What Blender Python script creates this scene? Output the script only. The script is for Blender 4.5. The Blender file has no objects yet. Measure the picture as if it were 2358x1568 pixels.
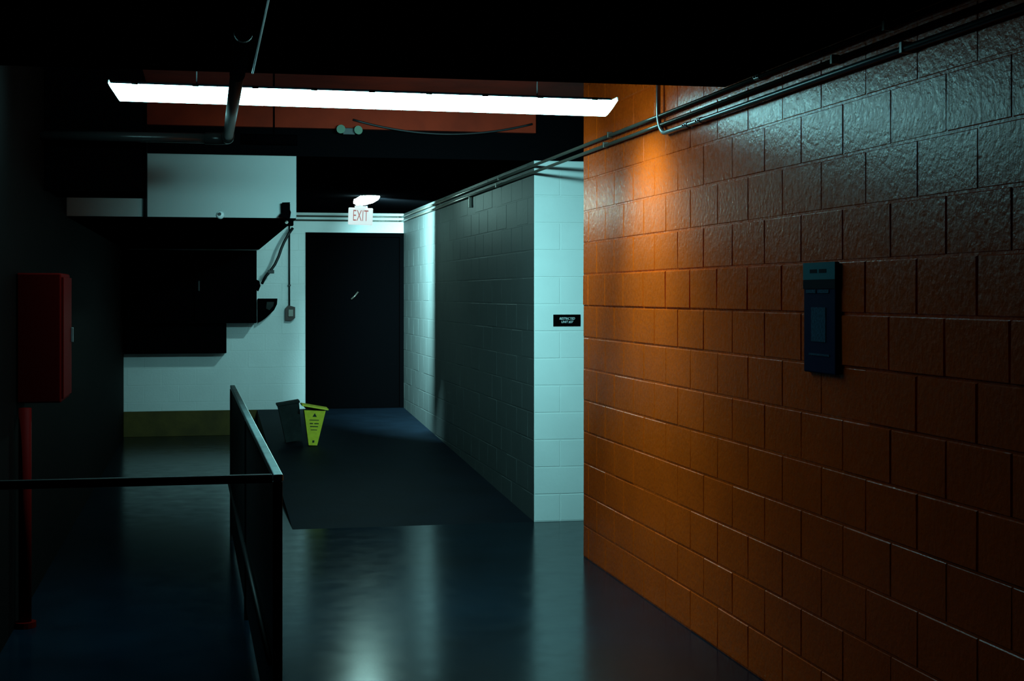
import bpy, bmesh, math, random
from mathutils import Vector, Matrix
random.seed(7)
S = bpy.context.scene
COL = S.collection
PI = math.pi

# ------------------------------------------------------------------ camera, world, exposure
cd = bpy.data.cameras.new('camera')
cam = bpy.data.objects.new('camera', cd)
COL.objects.link(cam)
cam.location = (0, 0, 1.70)
cam.rotation_euler = (math.radians(90), 0, math.radians(-11.73))
cd.sensor_width = 36.0
cd.lens = 51.98
cd.shift_y = -0.045
cd.clip_start = 0.05
S.camera = cam

w = bpy.data.worlds.new('night'); S.world = w; w.use_nodes = True
w.node_tree.nodes['Background'].inputs[0].default_value = (0.25, 0.45, 1.0, 1)
w.node_tree.nodes['Background'].inputs[1].default_value = 0.002
S.view_settings.view_transform = 'Standard'
S.view_settings.look = 'None'
S.view_settings.gamma = 1.0
S.view_settings.use_curve_mapping = False
S.view_settings.exposure = 0.0
S.cycles.max_bounces = 5
S.cycles.diffuse_bounces = 1
S.cycles.sample_clamp_indirect = 4.0

LAMP_COL = (0.36, 0.95, 1.0)
TUBE = 16.0         # radiance of the long tube lamp's lens
HEAD = 125.0         # radiance of the small lamp over the exit sign
HEAD_SPOT = 26.0    # watts thrown by that lamp towards the door end

def lamp_area(name, loc, direction, sx, sy, watts, spread):
    ld = bpy.data.lights.new(name, 'AREA'); ld.shape = 'RECTANGLE'; ld.size = sx; ld.size_y = sy
    ld.energy = watts; ld.color = LAMP_COL; ld.spread = math.radians(spread)
    o = bpy.data.objects.new(name, ld); COL.objects.link(o)
    o.location = loc; o.rotation_euler = Vector(direction).to_track_quat('-Z', 'Y').to_euler()
    ld.specular_factor = 0.3
    return o
# the tube lamp throws most of its light down and along the corridor
lamp_down = lamp_area('tube_lamp_down', (0.86, 7.80, 2.672), (0, 0.02, -1), 2.5, 0.09, 17, 95)
lamp_far = lamp_area('tube_lamp_far', (1.62, 7.865, 2.71), (0.10, 1, -0.38), 1.1, 0.05, 46, 82)
ld = bpy.data.lights.new('tube_lamp_end', 'SPOT'); ld.energy = 74; ld.color = LAMP_COL
ld.specular_factor = 0.25; ld.spot_size = math.radians(125); ld.spot_blend = 1.0; ld.shadow_soft_size = 0.06
lamp_end = bpy.data.objects.new('tube_lamp_end', ld); COL.objects.link(lamp_end)
lamp_end.location = (1.90, 7.82, 2.660); lamp_end.rotation_euler = (0, math.radians(-26), 0)

# ------------------------------------------------------------------ materials
def mat(name, col, rough=0.6, spec=0.5, metal=0.0, bump=None, var=None, coat=0.0, emit=None, estr=0.0, rvar=None, coat_rough=0.3):
    m = bpy.data.materials.new(name); m.use_nodes = True
    nt = m.node_tree; b = nt.nodes['Principled BSDF']
    b.inputs['Base Color'].default_value = (*col, 1)
    b.inputs['Roughness'].default_value = rough
    b.inputs['Specular IOR Level'].default_value = spec
    b.inputs['Metallic'].default_value = metal
    b.inputs['Coat Weight'].default_value = coat
    b.inputs['Coat Roughness'].default_value = coat_rough
    if emit:
        b.inputs['Emission Color'].default_value = (*emit, 1)
        b.inputs['Emission Strength'].default_value = estr
    tc = nt.nodes.new('ShaderNodeTexCoord')
    def noise(scale, detail=3, rough_=0.5):
        n = nt.nodes.new('ShaderNodeTexNoise')
        n.inputs['Scale'].default_value = scale
        n.inputs['Detail'].default_value = detail
        n.inputs['Roughness'].default_value = rough_
        nt.links.new(tc.outputs['Object'], n.inputs['Vector'])
        return n
    if bump:
        prev = None
        for (sc, st, dist) in bump:
            n = noise(sc, 4)
            bp = nt.nodes.new('ShaderNodeBump')
            bp.inputs['Strength'].default_value = st
            bp.inputs['Distance'].default_value = dist
            nt.links.new(n.outputs['Fac'], bp.inputs['Height'])
            if prev: nt.links.new(prev.outputs['Normal'], bp.inputs['Normal'])
            prev = bp
        nt.links.new(prev.outputs['Normal'], b.inputs['Normal'])
        if coat: nt.links.new(prev.outputs['Normal'], b.inputs['Coat Normal'])
    if var:
        sc, amt = var
        n = noise(sc, 4, 0.6)
        mr = nt.nodes.new('ShaderNodeMapRange')
        mr.inputs['From Min'].default_value = 0.3; mr.inputs['From Max'].default_value = 0.7
        mr.inputs['To Min'].default_value = 1 - amt; mr.inputs['To Max'].default_value = 1 + amt
        nt.links.new(n.outputs['Fac'], mr.inputs['Value'])
        vm = nt.nodes.new('ShaderNodeVectorMath'); vm.operation = 'SCALE'
        vm.inputs[0].default_value = col
        nt.links.new(mr.outputs['Result'], vm.inputs['Scale'])
        nt.links.new(vm.outputs['Vector'], b.inputs['Base Color'])
    if rvar:
        sc, lo, hi = rvar
        n = noise(sc, 4, 0.6)
        mr = nt.nodes.new('ShaderNodeMapRange')
        mr.inputs['From Min'].default_value = 0.3; mr.inputs['From Max'].default_value = 0.7
        mr.inputs['To Min'].default_value = lo; mr.inputs['To Max'].default_value = hi
        nt.links.new(n.outputs['Fac'], mr.inputs['Value'])
        nt.links.new(mr.outputs['Result'], b.inputs['Roughness'])
    return m

M = {}
M['orange'] = mat('orange_block_paint', (0.88, 0.088, 0.003), 0.24, 0.17, bump=[(16, 0.12, 0.004), (48, 0.55, 0.004), (160, 0.2, 0.0015)], var=(3.0, 0.08), rvar=(30, 0.21, 0.34))
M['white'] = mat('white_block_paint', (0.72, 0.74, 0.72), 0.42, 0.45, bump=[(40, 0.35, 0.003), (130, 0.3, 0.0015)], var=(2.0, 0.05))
M['shaded_block'] = mat('shaded_block_paint', (0.075, 0.079, 0.076), 0.55, 0.12, bump=[(40, 0.3, 0.003)], var=(2.0, 0.05))  # darkened copy of the white block paint, shade put into the colour
M['plain_white'] = mat('white_plaster_paint', (0.42, 0.43, 0.42), 0.6, 0.3, bump=[(30, 0.15, 0.002)], var=(1.5, 0.05))
M['black_ceiling'] = mat('black_ceiling_paint', (0.002, 0.002, 0.0025), 0.95, 0.0, bump=[(20, 0.3, 0.004)])
M['glow_ceiling'] = mat('lamp_glow_brown', (0.24, 0.016, 0.003), 0.8, 0.2, bump=[(20, 0.4, 0.004)], var=(2.0, 0.3))  # red glow around the tube lamp, put into the surface colour
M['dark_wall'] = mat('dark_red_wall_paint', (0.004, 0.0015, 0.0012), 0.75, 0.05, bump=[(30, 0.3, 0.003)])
M['floor'] = mat('polished_dark_concrete', (0.0022, 0.0085, 0.0150), 0.18, 0.11, bump=[(9, 0.03, 0.003), (70, 0.05, 0.001)], var=(1.8, 0.3), rvar=(6, 0.16, 0.22))
M['ramp'] = mat('dark_ramp_concrete', (0.003, 0.006, 0.011), 0.65, 0.06, bump=[(60, 0.4, 0.002)], var=(2.5, 0.3))
M['olive'] = mat('faded_yellow_paint', (0.075, 0.048, 0.006), 0.7, 0.3, bump=[(30, 0.4, 0.003)], var=(4, 0.3))
M['black_metal'] = mat('black_metal', (0.008, 0.008, 0.009), 0.5, 0.4, bump=[(80, 0.1, 0.001)])
M['black_door'] = mat('black_door_paint', (0.0012, 0.0012, 0.0015), 0.9, 0.0, bump=[(40, 0.1, 0.001)])
M['black_plain'] = mat('matt_black', (0.0010, 0.0010, 0.0013), 0.9, 0.0, bump=[(40, 0.1, 0.001)])
M['steel'] = mat('painted_steel_tube', (0.22, 0.24, 0.25), 0.32, 0.6, 0.6, bump=[(40, 0.1, 0.001)], var=(5, 0.15))
M['rail_cap'] = mat('worn_steel_rail', (0.75, 0.92, 0.92), 0.33, 0.5, 1.0, bump=[(60, 0.05, 0.0005)], var=(6, 0.2))
M['conduit'] = mat('dark_conduit', (0.13, 0.11, 0.09), 0.28, 0.5, 0.4, bump=[(60, 0.1, 0.001)])
M['pipe'] = mat('dark_brown_pipe', (0.26, 0.25, 0.24), 0.35, 0.06, 0.0, bump=[(60, 0.1, 0.001)])
M['pipe_shaded'] = mat('shaded_glossy_pipe', (0.02, 0.02, 0.02), 0.25, 0.3, 0.0, bump=[(60, 0.1, 0.001)])  # darker copy of the pipe, shade on the turned run put into the colour
M['lens'] = mat('glowing_lens', (0.9, 0.9, 0.9), 0.4, 0.3, emit=LAMP_COL, estr=TUBE)
M['head_lens'] = mat('glowing_head_lens', (0.9, 0.9, 0.9), 0.4, 0.3, emit=(0.50, 1.0, 0.92), estr=HEAD)
M['exit_face'] = mat('lit_exit_face', (0.10, 0.12, 0.12), 0.4, 0.4, emit=(0.80, 1.0, 1.0), estr=0.80)
M['exit_red'] = mat('exit_letter_red', (0.05, 0.01, 0.01), 0.5, 0.3, emit=(0.62, 0.20, 0.17), estr=0.55)
M['white_plastic'] = mat('white_plastic', (0.75, 0.77, 0.76), 0.4, 0.5, bump=[(60, 0.05, 0.001)])
M['dim_plastic'] = mat('greenish_plastic_lens', (0.13, 0.20, 0.14), 0.3, 0.5, bump=[(60, 0.1, 0.001)])
M['sign_text'] = mat('pale_sign_letters', (0.70, 0.74, 0.74), 0.5, 0.3)
M['yellow'] = mat('yellow_plastic', (0.97, 0.85, 0.05), 0.5, 0.4, bump=[(50, 0.1, 0.001)], var=(20, 0.12))
M['dark_print'] = mat('dark_print', (0.03, 0.04, 0.03), 0.6, 0.3)
M['grey_plastic'] = mat('dark_grey_plastic', (0.022, 0.026, 0.024), 0.7, 0.1, bump=[(40, 0.2, 0.001)], var=(9, 0.3))
M['red'] = mat('red_enamel', (0.11, 0.002, 0.0015), 0.6, 0.03, bump=[(40, 0.1, 0.001)])
M['red_box'] = mat('dull_red_enamel', (0.05, 0.018, 0.014), 0.5, 0.4, bump=[(40, 0.1, 0.001)])
M['navy'] = mat('navy_blue_placard', (0.006, 0.014, 0.060), 0.7, 0.03, bump=[(50, 0.05, 0.001)])
M['placard_head'] = mat('pale_blue_placard_band', (0.06, 0.22, 0.28), 0.7, 0.03)
M['placard_panel'] = mat('mid_blue_placard_panel', (0.035, 0.10, 0.17), 0.7, 0.03, var=(90, 0.5))
M['placard_dark'] = mat('near_black_placard_band', (0.004, 0.008, 0.02), 0.7, 0.03)

# ------------------------------------------------------------------ helpers
def link(name, bm, m, parent=None, smooth=False, loc=None):
    me = bpy.data.meshes.new(name)
    bmesh.ops.recalc_face_normals(bm, faces=bm.faces)
    bm.to_mesh(me); bm.free()
    ms = m if isinstance(m, (list, tuple)) else [m]
    for k in ms: me.materials.append(M[k])
    if smooth:
        for p in me.polygons: p.use_smooth = True
    o = bpy.data.objects.new(name, me); COL.objects.link(o)
    if parent: o.parent = parent
    if loc: o.location = loc
    return o

def tag(o, label=None, cat=None, group=None, kind=None):
    if label: o['label'] = label
    if cat: o['category'] = cat
    if group: o['group'] = group
    if kind: o['kind'] = kind
    return o

def thing(name, label, cat, loc=(0, 0, 0), rot=(0, 0, 0), group=None):
    o = bpy.data.objects.new(name, None); COL.objects.link(o)
    o.location = loc; o.rotation_euler = rot; o.empty_display_size = 0.1
    return tag(o, label, cat, group)

def box(bm, a, b, bev=0.0, mi=0, seg=2):
    r = bmesh.ops.create_cube(bm, size=1.0)
    vs = r['verts']
    a = Vector(a); b = Vector(b); c = (a + b) / 2; d = b - a
    for v in vs: v.co = Vector((v.co.x * d.x + c.x, v.co.y * d.y + c.y, v.co.z * d.z + c.z))
    fs = list({f for v in vs for f in v.link_faces})
    for f in fs: f.material_index = mi
    if bev > 0:
        es = list({e for v in vs for e in v.link_edges})
        bmesh.ops.bevel(bm, geom=es, offset=bev, segments=seg, affect='EDGES', profile=0.5)
    return bm

def tube(bm, pts, r, n=14, caps=True):
    pts = [Vector(p) for p in pts]
    rings = []
    up = None
    for i, p in enumerate(pts):
        if i == 0: t = (pts[1] - p)
        elif i == len(pts) - 1: t = p - pts[i - 1]
        else: t = (pts[i + 1] - p).normalized() + (p - pts[i - 1]).normalized()
        t.normalize()
        if up is None:
            ref = Vector((0, 0, 1)) if abs(t.z) < 0.9 else Vector((1, 0, 0))
            up = (ref - t * ref.dot(t)).normalized()
        else:
            up = (up - t * up.dot(t)).normalized()
        sd = t.cross(up)
        rr = r[i] if isinstance(r, (list, tuple)) else r
        rings.append([bm.verts.new(p + (up * math.cos(2 * PI * k / n) + sd * math.sin(2 * PI * k / n)) * rr) for k in range(n)])
    for i in range(len(rings) - 1):
        for k in range(n):
            bm.faces.new((rings[i][k], rings[i][(k + 1) % n], rings[i + 1][(k + 1) % n], rings[i + 1][k]))
    if caps:
        bm.faces.new(rings[0]); bm.faces.new(list(reversed(rings[-1])))
    return bm

def bend(p0, p1, p2, rad, n=8):
    """points of a filleted corner at p1"""
    p0, p1, p2 = Vector(p0), Vector(p1), Vector(p2)
    a = (p0 - p1).normalized(); b = (p2 - p1).normalized()
    ang = a.angle(b); d = rad / math.tan(ang / 2)
    s, e = p1 + a * d, p1 + b * d
    c = p1 + (a + b).normalized() * (rad / math.sin(ang / 2))
    out = []
    v0, v1 = s - c, e - c
    tot = v0.angle(v1)
    for i in range(n + 1):
        t = i / n
        out.append(c + (v0 * math.sin((1 - t) * tot) + v1 * math.sin(t * tot)) / math.sin(tot))
    return out

def prism(bm, poly, a, b, axis='y', mi=0):
    """extrude a 2D polygon between a and b along axis; poly in the other two axes"""
    def mk(p, t):
        if axis == 'y': return (p[0], t, p[1])
        if axis == 'x': return (t, p[0], p[1])
        return (p[0], p[1], t)
    A = [bm.verts.new(mk(p, a)) for p in poly]; B = [bm.verts.new(mk(p, b)) for p in poly]
    fs = [bm.faces.new(A), bm.faces.new(list(reversed(B)))]
    for i in range(len(poly)):
        j = (i + 1) % len(poly)
        fs.append(bm.faces.new((A[i], A[j], B[j], B[i])))
    for f in fs: f.material_index = mi
    return bm

BH, BL = 0.2032, 0.4064
def block_face(bm, frame, u0, u1, z0, z1, off=0.0, shift=None, joint=0.0035, cham=0.0035, depth=0.0022, holes=()):
    """painted blockwork standing on a wall face. frame(u, z, d) -> world, d out of the wall"""
    shift = shift or {}
    r0 = int(math.floor(z0 / BH + 1e-6)); r1 = int(math.ceil(z1 / BH - 1e-6))
    for r in range(r0, r1):
        za = max(z0, r * BH); zb = min(z1, (r + 1) * BH)
        if zb - za < 0.02: continue
        o = off + (0.5 * BL if r % 2 else 0.0)
        k = math.floor((u0 - o) / BL)
        while o + k * BL < u1:
            ua = max(u0, o + k * BL); ub = min(u1, o + (k + 1) * BL)
            k += 1
            if ub - ua < 0.02: continue
            if any(ua < h[1] and ub > h[0] and za < h[3] and zb > h[2] for h in holes):
                cuts = []
                for h in holes:
                    if ua < h[0] < ub: cuts.append((ua, h[0]))
                    if ua < h[1] < ub: cuts.append((h[1], ub))
                if not cuts: 
                    continue
            else: cuts = [(ua, ub)]
            for (ca, cb) in cuts:
                if cb - ca < 0.02: continue
                sh = shift(r, (ca + cb) / 2) if callable(shift) else shift.get(r, 0.0)
                sh += random.uniform(-0.0007, 0.0007)
                tl = random.uniform(-0.0008, 0.0008)
                j = joint; c = cham + random.uniform(0, 0.0015); d = depth + sh
                ou = [(ca + j, za + j), (cb - j, za + j), (cb - j, zb - j), (ca + j, zb - j)]
                inn = [(ca + j + c, za + j + c), (cb - j - c, za + j + c), (cb - j - c, zb - j - c), (ca + j + c, zb - j - c)]
                V0 = [bm.verts.new(frame(u, z, -0.001)) for u, z in ou]
                V1 = [bm.verts.new(frame(u, z, d + (tl if i > 1 else -tl))) for i, (u, z) in enumerate(inn)]
                bm.faces.new(V1)
                for i in range(4):
                    q = (i + 1) % 4
                    bm.faces.new((V0[i], V0[q], V1[q], V1[i]))

# ------------------------------------------------------------------ the building
XR = 2.409      # face of the right-hand walls
YS = 6.64       # where the near low ceiling ends
Y0 = 9.31       # near orange wall ends, recess begins
YF = 10.79      # lintel plane and recess face
YB = 18.20      # back wall
XL = -0.95      # left wall
XB = 0.647      # right end of the lintel / soffit
ZN, ZH, ZF = 2.68, 3.10, 2.70
YC = -2.5

bm = bmesh.new(); box(bm, (XL - 0.3, YC, -0.15), (3.9, YB + 0.3, 0.0))
tag(link('floor', bm, 'floor'), 'dark polished concrete floor', kind='structure')

bm = bmesh.new()
prism(bm, [(YF + 0.0, 0.0), (YB, 0.0), (YB, 0.301)], 0.62, XR, 'x')
bm.normal_update()
for f in bm.faces:
    if abs(f.calc_center_median().x - 0.62) < 0.001: f.material_index = 1
tag(link('floor_ramp', bm, ['ramp', 'olive']), 'dark ramp rising to the black exit door, yellow painted edge', kind='structure')

bm = bmesh.new(); box(bm, (XL - 0.3, YC, ZN), (3.9, YS, ZH + 0.25))
tag(link('ceiling', bm, 'black_ceiling'), 'low black ceiling over the near floor', kind='structure')
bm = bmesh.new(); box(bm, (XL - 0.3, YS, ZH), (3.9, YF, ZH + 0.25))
tag(link('ceiling', bm, 'glow_ceiling'), 'raised ceiling bay behind the tube lamp, reddened to suggest its glow', kind='structure')
bm = bmesh.new(); box(bm, (XL - 0.3, YF, ZF), (3.9, YB + 0.3, ZH + 0.25))
tag(link('ceiling', bm, 'black_ceiling'), 'low black ceiling of the corridor to the exit', kind='structure')
bm = bmesh.new(); box(bm, (XL - 0.25, YF - 0.06, 2.90), (XR + 0.0, YF - 0.001, ZH))  # strip added to carry the lamp's red glow as colour
tag(link('glow_trim_1', bm, 'glow_ceiling'), 'rust brown strip above the black beam', kind='structure')

# orange wall
bm = bmesh.new(); box(bm, (XR, YC, 0), (XR + 0.3, Y0, ZH))
def fr_right(u, z, d): return (XR - d, u, z)
def sh_right(r, u):
    s = {8: 0.0045, 7: 0.001, 9: 0.0015, 10: 0.0005, 11: 0.0}.get(r, 0.0)
    if r == 7 and u < 5.3: s = 0.0085
    if r == 6 and u < 5.2: s = 0.004 + 0.002 * math.sin(u * 3)
    if r in (4, 5) and u < 5.2: s = 0.003
    return s
block_face(bm, fr_right, YC, Y0, 0, ZH, off=5.115 - 12 * BL, shift=sh_right)
# return of the orange wall into the recess is its own end face
tag(link('wall_right', bm, 'orange'), 'orange painted block wall', kind='structure')

# recess beyond the orange wall
bm = bmesh.new(); box(bm, (3.60, Y0 - 0.1, 0), (3.8, YF + 0.1, ZH))
box(bm, (XR + 0.3, Y0 - 0.1, 0), (3.6, Y0, ZH))
tag(link('wall_recess', bm, 'plain_white'), kind='structure')

# white return face with the small black sign, and the corridor wall behind it
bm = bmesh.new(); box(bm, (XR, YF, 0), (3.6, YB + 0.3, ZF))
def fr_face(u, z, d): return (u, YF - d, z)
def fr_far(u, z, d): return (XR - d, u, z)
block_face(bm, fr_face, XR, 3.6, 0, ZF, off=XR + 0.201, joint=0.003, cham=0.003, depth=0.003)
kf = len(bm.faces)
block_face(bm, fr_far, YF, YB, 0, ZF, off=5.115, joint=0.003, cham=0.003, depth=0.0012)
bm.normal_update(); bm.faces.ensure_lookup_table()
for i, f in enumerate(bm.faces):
    if i >= kf or (f.normal.x < -0.9): f.material_index = 1  # corridor side takes the darkened copy, standing in for its shade
tag(link('wall_corridor', bm, ['white', 'shaded_block']), 'white block wall of the corridor and its end face', kind='structure')

# back wall with door opening
DX0, DX1, DZ0, DZ1 = 1.203, 2.4085, 0.301, 2.458
bm = bmesh.new()
box(bm, (XL - 0.3, YB, 0), (DX0, YB + 0.3, ZF)); box(bm, (DX0, YB, DZ1), (XR, YB + 0.3, ZF))
box(bm, (DX1, YB, 0), (XR, YB + 0.3, DZ1)); box(bm, (DX0, YB, 0), (DX1, YB + 0.3, DZ0))
def fr_back(u, z, d): return (u, YB - d, z)
block_face(bm, fr_back, XL, DX0, 0.302, ZF, off=0.1, joint=0.002, cham=0.002, depth=0.0015)
tag(link('wall_back', bm, 'white'), 'white back wall of the corridor', kind='structure')
bm = bmesh.new(); box(bm, (XL, YB - 0.03, 0.0), (0.62, YB - 0.001, 0.302), 0.004)
tag(link('baseboard_back', bm, 'olive'), 'faded yellow painted band along the foot of the back wall', kind='structure')

d = bpy.data.objects.new('door_1', None); COL.objects.link(d); d.location = (DX0, YB, DZ0); tag(d, 'black exit door at the end of the corridor', kind='structure')
bm = bmesh.new(); box(bm, (0.0, 0.06, 0.0), (DX1 - DX0, 0.11, DZ1 - DZ0), 0.003)
link('door_leaf', bm, 'black_door', d)
bm = bmesh.new()
box(bm, (0.0, -0.02, 0), (0.05, 0.06, DZ1 - DZ0)); box(bm, (DX1 - DX0 - 0.05, -0.02, 0), (DX1 - DX0, 0.06, DZ1 - DZ0)); box(bm, (0.05, -0.02, DZ1 - DZ0 - 0.05), (DX1 - DX0 - 0.05, 0.06, DZ1 - DZ0))
link('door_frame', bm, 'black_door', d)
bm = bmesh.new(); tube(bm, [(0.56, 0.03, 1.34), (0.60, 0.025, 1.375), (0.645, 0.03, 1.43)], 0.010, 10)
h = link('door_handle', bm, 'conduit', d, True)
bm = bmesh.new(); box(bm, (0.0, -0.03, -0.004), (DX1 - DX0, 0.06, 0.008), 0.002); link('threshold', bm, 'black_door', d)

# left wall
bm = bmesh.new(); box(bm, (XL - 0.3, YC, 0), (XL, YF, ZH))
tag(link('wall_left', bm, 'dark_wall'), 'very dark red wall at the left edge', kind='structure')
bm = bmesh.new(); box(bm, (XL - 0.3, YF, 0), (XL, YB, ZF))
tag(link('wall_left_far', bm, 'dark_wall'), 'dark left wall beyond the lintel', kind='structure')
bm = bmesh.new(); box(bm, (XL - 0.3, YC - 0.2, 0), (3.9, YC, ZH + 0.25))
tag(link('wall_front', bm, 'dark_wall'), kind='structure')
# soffit box: its front is the pale panel over the opening
bm = bmesh.new(); box(bm, (XL, YF, 2.260), (XB, YB, ZF), 0.0)
box(bm, (XL, YF + 0.02, 2.246), (XB - 0.001, YB, 2.2599), 0.0, 1)  # thin black sheet, the underside's shade put into its colour
box(bm, (XL, YF - 0.006, 2.250), (-0.425, YF, ZF - 0.002), 0.002); box(bm, (-0.400, YF - 0.006, 2.250), (XB - 0.003, YF, ZF - 0.002), 0.002)
tag(link('wall_soffit', bm, ['plain_white', 'black_plain']), 'pale boxed soffit over the left side of the corridor', kind='structure')

# ------------------------------------------------------------------ the long tube lamp
FX0, FX1, FY, FZ = -0.480, 2.195, 7.80, 2.722
L = FX1 - FX0
t = thing('tube_lamp', 'long glowing white tube lamp hanging across the ceiling bay', 'ceiling light', (FX0 + L / 2, FY, FZ), (0, math.radians(0.35), 0))
bm = bmesh.new()
# lens: rounded trough, ends raked inwards towards the bottom
prof = [(-0.058, 0.040), (-0.058, 0.005), (-0.050, -0.022), (-0.030, -0.038), (0.0, -0.043), (0.030, -0.038), (0.050, -0.022), (0.058, 0.005), (0.058, 0.040)]
rings = []
for (xx, sc) in ((-L / 2, 0), (L / 2, 0)):
    ring = []
    for (py, pz) in prof:
        rake = 0.055 * (0.040 - pz) / 0.083
        ring.append(bm.verts.new((xx + (rake if xx < 0 else -rake), py, pz)))
    rings.append(ring)
n = len(prof)
for i in range(n):
    q = (i + 1) % n
    bm.faces.new((rings[0][i], rings[0][q], rings[1][q], rings[1][i]))
bm.faces.new(rings[0]); bm.faces.new(rings[1])
link('lens', bm, 'lens', t)
bm = bmesh.new(); box(bm, (-L / 2 + 0.03, -0.028, 0.041), (L / 2 - 0.03, 0.028, 0.056), 0.003)
link('housing', bm, 'black_plain', t)
for sx in (-1, 1):
    bm = bmesh.new(); box(bm, (sx * L / 2 - 0.004, -0.050, 0.041), (sx * L / 2 + 0.004, 0.050, 0.060), 0.003)
    if sx > 0: link('end_cap', bm, 'white_plastic', t)
    else: link('end_cap', bm, 'white_plastic', t)
for i in range(9):
    x = -L / 2 + 0.13 + i * (L - 0.26) / 8
    bm = bmesh.new(); box(bm, (x - 0.016, -0.064, 0.037), (x + 0.016, -0.057, 0.050), 0.002)
    link('clip', bm, 'black_plain', t)
for x in (-0.9, 0.9):
    bm = bmesh.new(); tube(bm, [(x, 0, 0.056), (x, 0, ZH - FZ - 0.004)], 0.003, 8)
    link('hanger_rod', bm, 'black_metal', t, True)

# ------------------------------------------------------------------ large pipe with elbow (runs overhead, then turns left)
PZ, PR = 2.640, 0.030
t = thing('ceiling_pipe', 'dark pipe running overhead, crossing below the tube lamp and turning left', 'pipe', (0.135, 9.10, PZ))
o = Vector((0.135, 9.10, PZ))
P = lambda x, y, z: Vector((x, y, z)) - o
bm = bmesh.new(); tube(bm, [P(0.135, 6.42, PZ), P(0.135, 8.98, PZ)], PR, 24); link('straight_run', bm, 'pipe', t, True)
bm = bmesh.new(); tube(bm, [P(0.135, -2.4, PZ), P(0.135, 6.419, PZ)], PR + 0.003, 24); link('shaded_near_run', bm, 'black_plain', t, True)  # black cover on the near run, its shade put in as colour
bm = bmesh.new(); tube(bm, [P(XL + 0.001, 9.10, PZ), P(0.02, 9.10, PZ)], PR, 24); link('left_run', bm, 'pipe_shaded', t, True)
bm = bmesh.new(); pts = [P(0.135, 8.90, PZ)] + bend(P(0.135, 8.9, PZ), P(0.135, 9.10, PZ), P(0.0, 9.10, PZ), 0.065, 10) + [P(0.0, 9.10, PZ)]
tube(bm, pts, PR + 0.006, 24); link('elbow', bm, 'pipe_shaded', t, True)
for y in (3.2, 5.4):
    bm = bmesh.new(); tube(bm, [P(0.135, y - 0.015, PZ), P(0.135, y + 0.015, PZ)], PR + 0.004, 20); box(bm, P(0.128, y - 0.012, PZ + 0.02), P(0.142, y + 0.012, ZN - 0.001))
    link('clamp', bm, 'black_metal', t)
bm = bmesh.new(); tube(bm, [P(-0.5, 9.10, PZ + 0.02), P(-0.5, 9.10, ZH - 0.002)], 0.005, 8); link('hanger_rod', bm, 'black_plain', t)
t = thing('black_blocker', 'black duct added at the far left of the ceiling bay, shading the soffit behind the turned pipe', 'blocker', (XL + 0.002, 9.30, 2.336))
bm = bmesh.new(); box(bm, (0.0, 0.0, 0.0), (0.57, 0.80, ZH - 2.336 - 0.002), 0.006); link('blocker_body', bm, 'black_plain', t)  # added black box between lamp and soffit, there to block light
bm = bmesh.new(); box(bm, (0.0, -0.012, -0.012), (0.582, 0.02, 0.02), 0.003); link('blocker_lip', bm, 'black_plain', t)
t = thing('black_pipe', 'short matt black pipe stub right of the elbow of the overhead pipe', 'pipe', (0.21, 9.10, 2.64))
bm = bmesh.new(); tube(bm, [(0, 0, 0), (0.34, 0, 0)], 0.034, 18); link('pipe_run', bm, 'black_plain', t, True)
bm = bmesh.new(); tube(bm, [(0.2, 0, 0.03), (0.2, 0, ZH - 2.64 - 0.002)], 0.006, 8); link('hanger_rod', bm, 'black_plain', t)
# thin cable beside it (catches the light on the near ceiling)
bm = bmesh.new(); tube(bm, [(0.205, 3.0, ZN - 0.006), (0.205, 6.60, ZN - 0.006)], 0.005, 8)
tag(link('ceiling_cable', bm, 'black_metal', None, True), 'thin cable clipped to the near ceiling beside the overhead pipe', 'cable')

# ------------------------------------------------------------------ wall conduits
def conduit(name, label, pts, r, m, clamps=(), couplings=(), group=None):
    t = thing(name, label, 'conduit', pts[0], group=group)
    o = Vector(pts[0])
    bm = bmesh.new(); tube(bm, [Vector(p) - o for p in pts], r, 16); link('pipe_run', bm, m, t, True)
    for c in clamps:
        bm = bmesh.new()
        y, x, z = c
        box(bm, Vector((x - r - 0.004, y - 0.010, z - r - 0.003)) - o, Vector((XR - 0.005, y + 0.010, z + r + 0.012)) - o, 0.002)
        link('clamp', bm, m, t)
    for c in couplings:
        y, x, z = c
        bm = bmesh.new(); tube(bm, [Vector((x, y - 0.028, z)) - o, Vector((x, y + 0.028, z)) - o], r + 0.0035, 16)
        tube(bm, [Vector((x - r, y - 0.015, z)) - o, Vector((x - r - 0.010, y - 0.015, z)) - o], 0.004, 8)
        tube(bm, [Vector((x - r, y + 0.015, z)) - o, Vector((x - r - 0.010, y + 0.015, z)) - o], 0.004, 8)
        link('coupling', bm, m, t)
    return t
xc = XR - 0.024
zu, zm, zl = 2.656, 2.605, 2.553
up_pts = [(xc, 0.2, zu), (xc, YB - 0.06, zu)] 
up_pts = [(xc, 0.2, zu)] + bend((xc, 0.2, zu), (xc, YB - 0.025, zu), (0.7, YB - 0.025, zu), 0.06, 6) + [(XB + 0.01, YB - 0.025, zu)]
mid_pts = [(xc, 0.2, zm)] + bend((xc, 0.2, zm), (xc, YB - 0.025, zm), (0.7, YB - 0.025, zm), 0.06, 6) + [(XB + 0.01, YB - 0.025, zm)]
conduit('wall_conduit', 'topmost thin conduit along the top of the right wall', up_pts, 0.0105, 'conduit',
        clamps=[(y, xc, zu) for y in (2.6, 4.9, 8.6, 12.0, 15.2)], couplings=[(6.15, xc, zu)])
conduit('wall_conduit', 'thin conduit just below the topmost one on the right wall', mid_pts, 0.0105, 'conduit',
        clamps=[(y, xc, zm) for y in (2.5, 5.35, 8.7, 12.1, 15.3)])
xl = XR - 0.030
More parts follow.
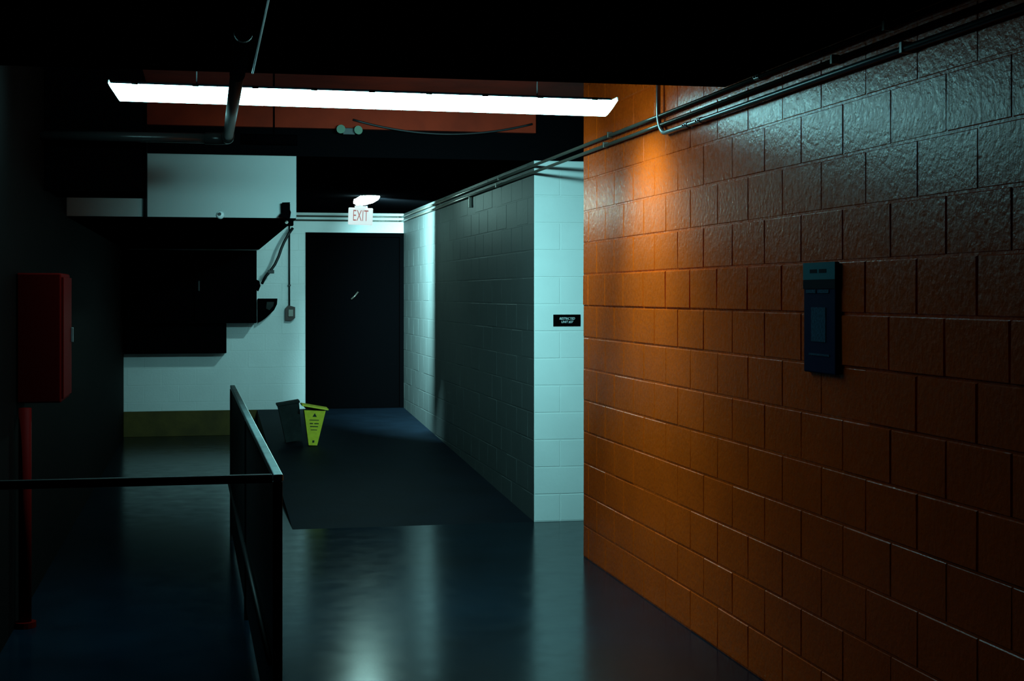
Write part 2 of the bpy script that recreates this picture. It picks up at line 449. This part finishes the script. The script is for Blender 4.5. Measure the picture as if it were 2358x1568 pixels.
low_pts = [(xl, 0.2, zl)] + bend((xl, 0.2, zl), (xl, 7.60, zl), (xl, 7.60, 3.0), 0.13, 10) + [(xl, 7.60, ZH - 0.002)]
conduit('wall_conduit', 'lowest conduit on the orange wall, its end curving up near the tube lamp', low_pts, 0.0125, 'steel',
        clamps=[(y, xl, zl) for y in (2.7, 4.75)], couplings=[(7.12, xl, zl), (6.92, xl, zl)])

# small vertical conduit stub on corridor wall
bm = bmesh.new(); box(bm, (XR - 0.03, 13.40, 2.50), (XR - 0.004, 13.43, 2.60), 0.003)
tag(link('conduit_strap', bm, 'conduit'), 'small strap under the conduits on the dark corridor wall', 'bracket')

# sagging cable and small twin heads up on the beam
bm = bmesh.new()
pts = []
for i in range(25):
    s = i / 24
    x = 1.05 + s * (XR - 0.03 - 1.05)
    pts.append((x, YF - 0.075, 2.965 - 0.09 * 4 * s * (1 - s)))
tube(bm, pts, 0.008, 8)
tag(link('sagging_cable', bm, 'black_metal', None, True), 'black cable sagging along the brown strip behind the tube lamp', 'cable')
t = thing('emergency_light', 'small emergency light with two lamp heads on the beam below the tube lamp', 'emergency light', (1.02, YF - 0.06, 2.885))
bm = bmesh.new(); box(bm, (-0.045, -0.02, -0.03), (0.045, 0.0, 0.02), 0.004); link('body', bm, 'black_metal', t)
for sx, rz, dz in ((-1, 0.0, 0.0), (1, 0.0, -0.004)):
    bm = bmesh.new()
    tube(bm, [(sx * 0.055 + sx * 0.008, -0.07, dz + 0.004), (sx * 0.05, -0.02, dz)], [0.032, 0.016], 14)
    link('lamp_head', bm, 'dim_plastic', t)

# ------------------------------------------------------------------ exit sign with lamp
EY = 15.0
def font_mesh(name, text, size, m, parent, loc, rot, sx=1.0, shear=0.0, thick=0.002, bold=0.0):
    cu = bpy.data.curves.new(name, 'FONT'); cu.body = text; cu.size = size
    cu.align_x = 'CENTER'; cu.align_y = 'CENTER'; cu.extrude = thick; cu.shear = shear; cu.offset = bold
    tmp = bpy.data.objects.new(name + '_tmp', cu); COL.objects.link(tmp)
    dg = bpy.context.evaluated_depsgraph_get()
    me = bpy.data.meshes.new_from_object(tmp.evaluated_get(dg))
    bpy.data.objects.remove(tmp)
    me.materials.clear(); me.materials.append(M[m])
    o = bpy.data.objects.new(name, me); COL.objects.link(o)
    o.parent = parent; o.location = loc; o.rotation_euler = rot; o.scale = (sx, 1, 1)
    return o
t = thing('exit_sign', 'lit EXIT sign hanging in front of the black door, with a glowing lamp on top', 'exit sign', (1.542, EY, 2.405), (0, math.radians(2.0), math.radians(-6)))
bm = bmesh.new(); box(bm, (-0.124, -0.012, 0.0), (0.124, 0.022, 0.172), 0.010, seg=3)
link('sign_face', bm, 'exit_face', t)
font_mesh('lettering', 'EXIT', 0.162, 'exit_red', t, (0, -0.0135, 0.088), (PI / 2, 0, 0), 0.48, bold=-0.001)
bm = bmesh.new()
prism(bm, [(-0.062, 0.192), (0.056, 0.192), (0.048, 0.173), (-0.062, 0.173)], -0.03, 0.03, 'y')
link('mount_plate', bm, 'exit_face', t)
bm = bmesh.new(); tube(bm, [(-0.006, 0.0, 0.190), (-0.008, 0.0, 0.222)], [0.026, 0.021], 14); link('neck', bm, 'exit_face', t, True)
bm = bmesh.new()
# faceted capsule lamp, tilted
prof = [(-0.128, 0.012, 0.018), (-0.105, 0.0, 0.030), (-0.03, 0.0, 0.046), (0.05, 0.004, 0.050), (0.105, 0.010, 0.042), (0.130, 0.018, 0.030)]
tube(bm, [(p[0], 0, p[1]) for p in prof], [p[2] for p in prof], 14)
hd = link('lamp_head', bm, 'head_lens', t)
hd.location = (0.052, 0.0, 0.262); hd.rotation_euler = (0, math.radians(-17), 0); hd.scale = (1.0, 1.0, 1.15)
ld = bpy.data.lights.new('exit_lamp_light', 'SPOT'); ld.energy = 2300; ld.color = (0.42, 0.95, 1.0)
ld.spot_size = math.radians(112); ld.spot_blend = 0.9; ld.shadow_soft_size = 0.012
lo = bpy.data.objects.new('exit_lamp_light', ld); COL.objects.link(lo)
lo.location = (1.575, EY + 0.12, 2.580)
dv = Vector((math.sin(math.radians(50)), math.cos(math.radians(50)), -0.45))
lo.rotation_euler = dv.to_track_quat('-Z', 'Y').to_euler()
lo.parent = t
lo.matrix_parent_inverse = (Matrix.Translation(t.location) @ t.rotation_euler.to_matrix().to_4x4()).inverted()

bm = bmesh.new()
a0, a1 = math.radians(50), math.radians(125)
prism(bm, [(math.sin(a0) * 0.060, math.cos(a0) * 0.060), (math.sin((a0 + a1) / 2) * 0.062, math.cos((a0 + a1) / 2) * 0.062), (math.sin(a1) * 0.060, math.cos(a1) * 0.060),
           (math.sin(a1) * 0.064, math.cos(a1) * 0.064), (math.sin((a0 + a1) / 2) * 0.066, math.cos((a0 + a1) / 2) * 0.066), (math.sin(a0) * 0.064, math.cos(a0) * 0.064)], -0.15, 0.030, 'z')
sh = link('added_light_fin', bm, 'black_plain', t)  # added fin, cuts the spot off along the corridor wall
Tt = (Matrix.Translation(t.location) @ t.rotation_euler.to_matrix().to_4x4()).inverted()
sh.matrix_parent_inverse = Tt; sh.location = lo.location
ld = bpy.data.lights.new('exit_lamp_back_light', 'SPOT'); ld.energy = 75; ld.color = (0.40, 0.95, 1.0)
ld.spot_size = math.radians(72); ld.spot_blend = 1.0; ld.shadow_soft_size = 0.05
l2 = bpy.data.objects.new('exit_lamp_back_light', ld); COL.objects.link(l2)
l2.location = (1.50, EY + 0.12, 2.62); l2.rotation_euler = Vector((-0.16, 1.0, -0.42)).to_track_quat('-Z', 'Y').to_euler()
l2.parent = t; l2.matrix_parent_inverse = Tt

# ------------------------------------------------------------------ signs
t = thing('room_sign', 'small black sign reading RESTRICTED UNIT on the pale end face', 'sign', (2.66, YF - 0.004, 1.505))
bm = bmesh.new(); box(bm, (-0.105, -0.006, -0.044), (0.105, 0.0, 0.044), 0.001); link('plate', bm, 'black_plain', t)
font_mesh('lettering', 'RESTRICTED', 0.025, 'sign_text', t, (0.0, -0.007, 0.013), (PI / 2, 0, 0), 0.86, 0.25, 0.0006)
font_mesh('lettering', 'UNIT #27', 0.025, 'sign_text', t, (0.0, -0.007, -0.012), (PI / 2, 0, 0), 0.86, 0.25, 0.0006)

t = thing('wall_placard', 'tall navy blue placard with a pale top band on the orange wall', 'sign', (XR - 0.006, 5.49, 1.387))
# local: x out of wall (negative), y along wall, z up
def pl(name, y0, y1, z0, z1, dep, m, bev=0.0):
    bm = bmesh.new(); box(bm, (-dep, y0, z0), (-dep + 0.0012 if dep > 0.021 else 0.0, y1, z1), bev); return link(name, bm, m, t)
pl('backing', -0.155, 0.155, 0.0, 0.440, 0.020, 'navy', 0.006)
pl('header_band', -0.155, 0.155, 0.372, 0.440, 0.0225, 'placard_head')
pl('dark_band', -0.155, 0.155, 0.335, 0.371, 0.0222, 'placard_dark')
for (a, b) in ((0.015, 0.085), (-0.075, -0.005)):
    pl('header_print', a, b, 0.398, 0.413, 0.0235, 'placard_dark')
for (a, b) in ((0.03, 0.125), (-0.095, 0.01)):
    pl('print_line', a, b, 0.318, 0.332, 0.0225, 'placard_panel')
pl('pale_panel', -0.065, 0.075, 0.125, 0.262, 0.0222, 'placard_panel')
pl('print_line', -0.10, 0.10, 0.070, 0.078, 0.0222, 'placard_panel')

# ------------------------------------------------------------------ things on the soffit and back wall
bm = bmesh.new(); tube(bm, [(-0.413, YF - 0.022, 2.246), (-0.413, YF - 0.022, ZF + 0.1), (-0.413, YF - 0.075, ZH - 0.25), (-0.413, YF - 0.075, ZH - 0.002)], 0.014, 12)
tag(link('soffit_conduit', bm, 'black_metal', None, True), 'dark vertical conduit down the left part of the pale soffit', 'conduit')
t = thing('alarm_horn', 'small dark flared device at the lower right corner of the pale soffit', 'horn', (0.565, YF - 0.006, 2.30))
bm = bmesh.new(); box(bm, (-0.028, -0.02, -0.045), (0.036, 0.0, 0.055), 0.004); link('back_box', bm, 'black_plain', t)
bm = bmesh.new(); prism(bm, [(-0.022, 0.060), (0.034, 0.062), (0.026, 0.030), (0.040, -0.010), (0.032, -0.062), (-0.002, -0.050), (-0.048, -0.040), (-0.020, -0.005)], -0.06, -0.018, 'y')
link('flared_cover', bm, 'black_plain', t)
t = thing('soffit_sensor', 'tiny round sensor low on the pale soffit', 'sensor', (0.108, YF - 0.006, 2.268))
bm = bmesh.new(); tube(bm, [(0, 0, 0), (0, -0.010, 0), (0, -0.018, 0)], [0.030, 0.028, 0.018], 18); link('rim', bm, 'white_plastic', t, True)
bm = bmesh.new(); tube(bm, [(-0.006, -0.018, 0.006), (-0.006, -0.026, 0.006)], 0.012, 12); link('eye', bm, 'black_metal', t)

t = thing('junction_box', 'small dark junction box under the right corner of the pale soffit', 'junction box', (0.585, YF + 0.10, 2.245))
bm = bmesh.new(); box(bm, (-0.035, -0.05, -0.045), (0.045, 0.05, -0.001), 0.004); link('box_body', bm, 'black_plain', t)
bm = bmesh.new(); tube(bm, [(-0.005, -0.052, -0.022), (-0.005, -0.060, -0.022)], 0.012, 12); link('knockout', bm, 'conduit', t)

cpts = [(1.035, 17.95, 2.50), (0.985, 17.94, 2.43), (0.930, 17.92, 2.33), (0.895, 17.90, 2.25), (0.862, 17.90, 2.15), (0.820, 17.90, 2.06), (0.765, 17.90, 1.98), (0.715, 17.90, 1.92), (0.668, 17.95, 1.83)]
t = thing('hanging_cable', 'thick black cable curving down from the soffit to the dark cabinet', 'cable', cpts[0])
bm = bmesh.new(); o = Vector(cpts[0]); tube(bm, [Vector(p) - o for p in cpts], 0.017, 12); link('cable_run', bm, 'black_metal', t, True)
bm = bmesh.new(); q = Vector(cpts[6]) - o; box(bm, q + Vector((-0.03, -0.02, -0.03)), q + Vector((0.045, 0.03, 0.012)), 0.004); link('cable_clip', bm, 'black_metal', t)

t = thing('electrical_cabinet', 'big black cabinet hung on the back wall below the soffit', 'cabinet', (-0.14, YB - 0.004, 1.36))
bm = bmesh.new(); box(bm, (-0.78, -0.42, 0.0), (0.74, 0.0, 0.86), 0.01); link('body', bm, 'black_plain', t)
bm = bmesh.new(); box(bm, (0.02, -0.445, 0.03), (0.72, -0.42, 0.83), 0.004); dr = link('door', bm, 'black_plain', t)
bm = bmesh.new(); box(bm, (0.06, -0.46, 0.38), (0.08, -0.445, 0.50), 0.003); link('handle', bm, 'black_metal', dr)
bm = bmesh.new(); box(bm, (-0.76, -0.445, 0.03), (-0.02, -0.42, 0.83), 0.004); link('door', bm, 'black_plain', t)
bm = bmesh.new(); prism(bm, [(0.735, 0.40), (0.735, 0.52), (0.775, 0.50), (0.79, 0.44), (0.765, 0.38)], -0.3, -0.05, 'y'); link('side_fitting', bm, 'black_plain', t)

t = thing('electrical_cabinet', 'lower black cabinet at the left end of the back wall, below the big one', 'cabinet', (-0.93, YB - 0.004, 1.0))
bm = bmesh.new(); box(bm, (0.0, -0.30, 0.0), (1.18, 0.0, 0.355), 0.008); link('body', bm, 'black_plain', t)
bm = bmesh.new(); box(bm, (0.03, -0.32, 0.02), (1.15, -0.30, 0.335), 0.003); link('door', bm, 'black_plain', t)

t = thing('wedge_light', 'small dark wedge shaped wall light right of the black cabinet', 'wall light', (0.73, YB - 0.004, 1.56))
bm = bmesh.new(); prism(bm, [(-0.10, 0.09), (0.125, 0.09), (0.120, 0.02), (0.085, -0.05), (-0.02, -0.15), (-0.10, -0.20)], -0.17, -0.002, 'y'); link('body', bm, 'black_plain', t)
bm = bmesh.new(); prism(bm, [(0.0, 0.05), (0.085, 0.05), (0.075, 0.0), (0.03, -0.05), (-0.01, -0.03)], -0.178, -0.170, 'y'); link('lens', bm, 'grey_plastic', t)

t = thing('pull_box', 'small dull red alarm box on the back wall left of the exit door', 'alarm box', (1.01, YB - 0.003, 1.47))
bm = bmesh.new(); prism(bm, [(-0.055, 0.06), (-0.02, 0.098), (0.03, 0.085), (0.062, 0.075), (0.062, -0.055), (0.02, -0.09), (-0.055, -0.085)], -0.085, 0.0, 'y'); link('housing', bm, 'red_box', t)
bm = bmesh.new(); box(bm, (-0.022, -0.097, -0.04), (0.04, -0.085, 0.05), 0.004); link('front_plate', bm, 'conduit', t)
bm = bmesh.new(); tube(bm, [(-0.005, -0.030, 0.085), (-0.005, -0.030, 1.126)], 0.0105, 12); link('conduit_drop', bm, 'black_metal', t, True)
bm = bmesh.new(); box(bm, (-0.022, -0.045, 0.33), (0.012, -0.002, 0.35), 0.002); link('strap', bm, 'black_metal', t)

# ------------------------------------------------------------------ guard rail
CZ = 1.07
NX, NY = 0.268, 5.235
FXg, FYg = 0.205, 10.45
dirv = Vector((FXg - NX, FYg - NY, 0)); Lg = dirv.length
az = math.atan2(-dirv.x, dirv.y)
t = thing('guard_rail', 'dark solid panel guard rail with a worn metal top running into the room', 'railing', (NX, NY, 0), (0, 0, az))
bm = bmesh.new(); box(bm, (-0.034, 0.0, CZ - 0.025), (0.0, Lg, CZ), 0.004); link('top_rail', bm, 'rail_cap', t)
bm = bmesh.new(); box(bm, (-0.026, 0.03, 0.06), (-0.012, Lg - 0.03, CZ - 0.026), 0.0); link('side_panel', bm, 'black_metal', t)
for y in (0.0, 2.6, Lg - 0.04):
    bm = bmesh.new(); box(bm, (-0.036, y, 0.0), (-0.002, y + 0.04, CZ - 0.026), 0.003); link('post', bm, 'black_metal', t)
bm = bmesh.new(); tube(bm, [(-0.042, 0.05, 0.40), (-0.042, Lg - 0.05, 0.40)], 0.012, 12); link('mid_rail', bm, 'black_metal', t, True)
t = thing('front_rail', 'thin dark hand rail running left from the corner of the guard rail', 'railing', (NX - 0.036, NY, 0))
Lf = NX - 0.036 - XL
bm = bmesh.new(); box(bm, (-Lf, 0.0, CZ - 0.030), (-0.001, 0.030, CZ), 0.004); link('top_rail', bm, 'black_metal', t)
bm = bmesh.new(); box(bm, (-Lf + 0.01, 0.0, 0.0), (-Lf + 0.04, 0.03, CZ - 0.031), 0.003); link('post', bm, 'black_metal', t)

# ------------------------------------------------------------------ yellow caution cone standing on its point against a bin
def rampz(y): return 0.0406 * (y - YF)
sy = 15.05
t = thing('caution_cone', 'yellow caution cone upside down, propped beside a dark bin before the exit door', 'caution cone', (1.066, sy, rampz(sy) + 0.005), (0, math.radians(2.5), 0))
bm = bmesh.new()
def frust(bm, z0, w0, z1, w1, mi=0):
    A = [bm.verts.new((sx * w0 / 2, s2 * w0 / 2, z0)) for sx, s2 in ((-1, -1), (1, -1), (1, 1), (-1, 1))]
    B = [bm.verts.new((sx * w1 / 2, s2 * w1 / 2, z1)) for sx, s2 in ((-1, -1), (1, -1), (1, 1), (-1, 1))]
    bm.faces.new(A); bm.faces.new(B)
    for i in range(4):
        q = (i + 1) % 4; bm.faces.new((A[i], A[q], B[q], B[i]))
frust(bm, 0.0, 0.085, 0.355, 0.215)
body = link('cone_body', bm, 'yellow', t)
bm = bmesh.new(); frust(bm, -0.022, 0.195, -0.006, 0.20); c = link('collar', bm, 'black_plain', t); c.location = (0, 0, 0.385); c.rotation_euler = (0, math.radians(8), 0)
bm = bmesh.new(); box(bm, (-0.135, -0.135, -0.005), (0.135, 0.135, 0.012), 0.004); c = link('base_flange', bm, 'yellow', t); c.location = (0, 0, 0.385); c.rotation_euler = (0, math.radians(8), 0)
def front_y(z): return -(0.0425 + (0.1075 - 0.0425) * z / 0.355) - 0.0008
def fpoly(pts):
    bm = bmesh.new()
    vs = [bm.verts.new((x, front_y(z), z)) for x, z in pts]
    bm.faces.new(vs)
    vs2 = [bm.verts.new((x, front_y(z) - 0.0012, z)) for x, z in pts]; bm.faces.new(vs2)
    for i in range(len(pts)):
        q = (i + 1) % len(pts); bm.faces.new((vs[i], vs[q], vs2[q], vs2[i]))
    link('print_mark', bm, 'dark_print', body)
fpoly([(-0.022, 0.292), (0.022, 0.292), (0.0, 0.330)])
fpoly([(-0.05, 0.255), (0.045, 0.255), (0.045, 0.262), (-0.05, 0.262)])
fpoly([(-0.045, 0.218), (-0.012, 0.218), (-0.012, 0.228), (-0.045, 0.228)])
fpoly([(0.0, 0.218), (0.045, 0.218), (0.045, 0.228), (0.0, 0.228)])
fpoly([(-0.04, 0.188), (0.04, 0.188), (0.04, 0.197), (-0.04, 0.197)])
fpoly([(-0.032, 0.155), (0.032, 0.155), (0.032, 0.162), (-0.032, 0.162)])
fpoly([(-0.010, 0.028), (0.010, 0.028), (0.012, 0.050), (-0.008, 0.052)])

t = thing('waste_bin', 'small dark grey bin tipped to the left beside the yellow caution cone', 'bin', (0.895, 15.36, rampz(15.36) + 0.012), (0, math.radians(-9), 0))
bm = bmesh.new(); frust(bm, 0.0, 0.17, 0.38, 0.215); link('bin_body', bm, 'grey_plastic', t)
bm = bmesh.new(); box(bm, (-0.118, -0.118, 0.381), (0.118, 0.118, 0.405), 0.006); link('rim', bm, 'grey_plastic', t)

# ------------------------------------------------------------------ red cabinet and riser on the left wall
t = thing('fire_cabinet', 'dim red cabinet on the dark left wall', 'fire cabinet', (XL + 0.002, 7.95, 1.14))
bm = bmesh.new(); box(bm, (0.0, 0.0, 0.0), (0.22, 0.50, 0.67), 0.008); link('body', bm, 'red', t)
bm = bmesh.new(); box(bm, (0.22, 0.02, 0.02), (0.232, 0.48, 0.65), 0.003); dr = link('door', bm, 'red', t)
bm = bmesh.new(); box(bm, (0.232, 0.42, 0.30), (0.245, 0.45, 0.38), 0.003); link('handle', bm, 'steel', dr)
t = thing('red_riser', 'dim red vertical pipe below the red cabinet at the left edge', 'pipe', (XL + 0.05, 7.9, 0.0))
bm = bmesh.new(); tube(bm, [(0, 0, 0), (0, 0, 1.12)], 0.032, 16); link('pipe_run', bm, 'red', t, True)
bm = bmesh.new(); tube(bm, [(0, 0, 0.001), (0, 0, 0.03)], 0.055, 16); link('floor_flange', bm, 'red', t)
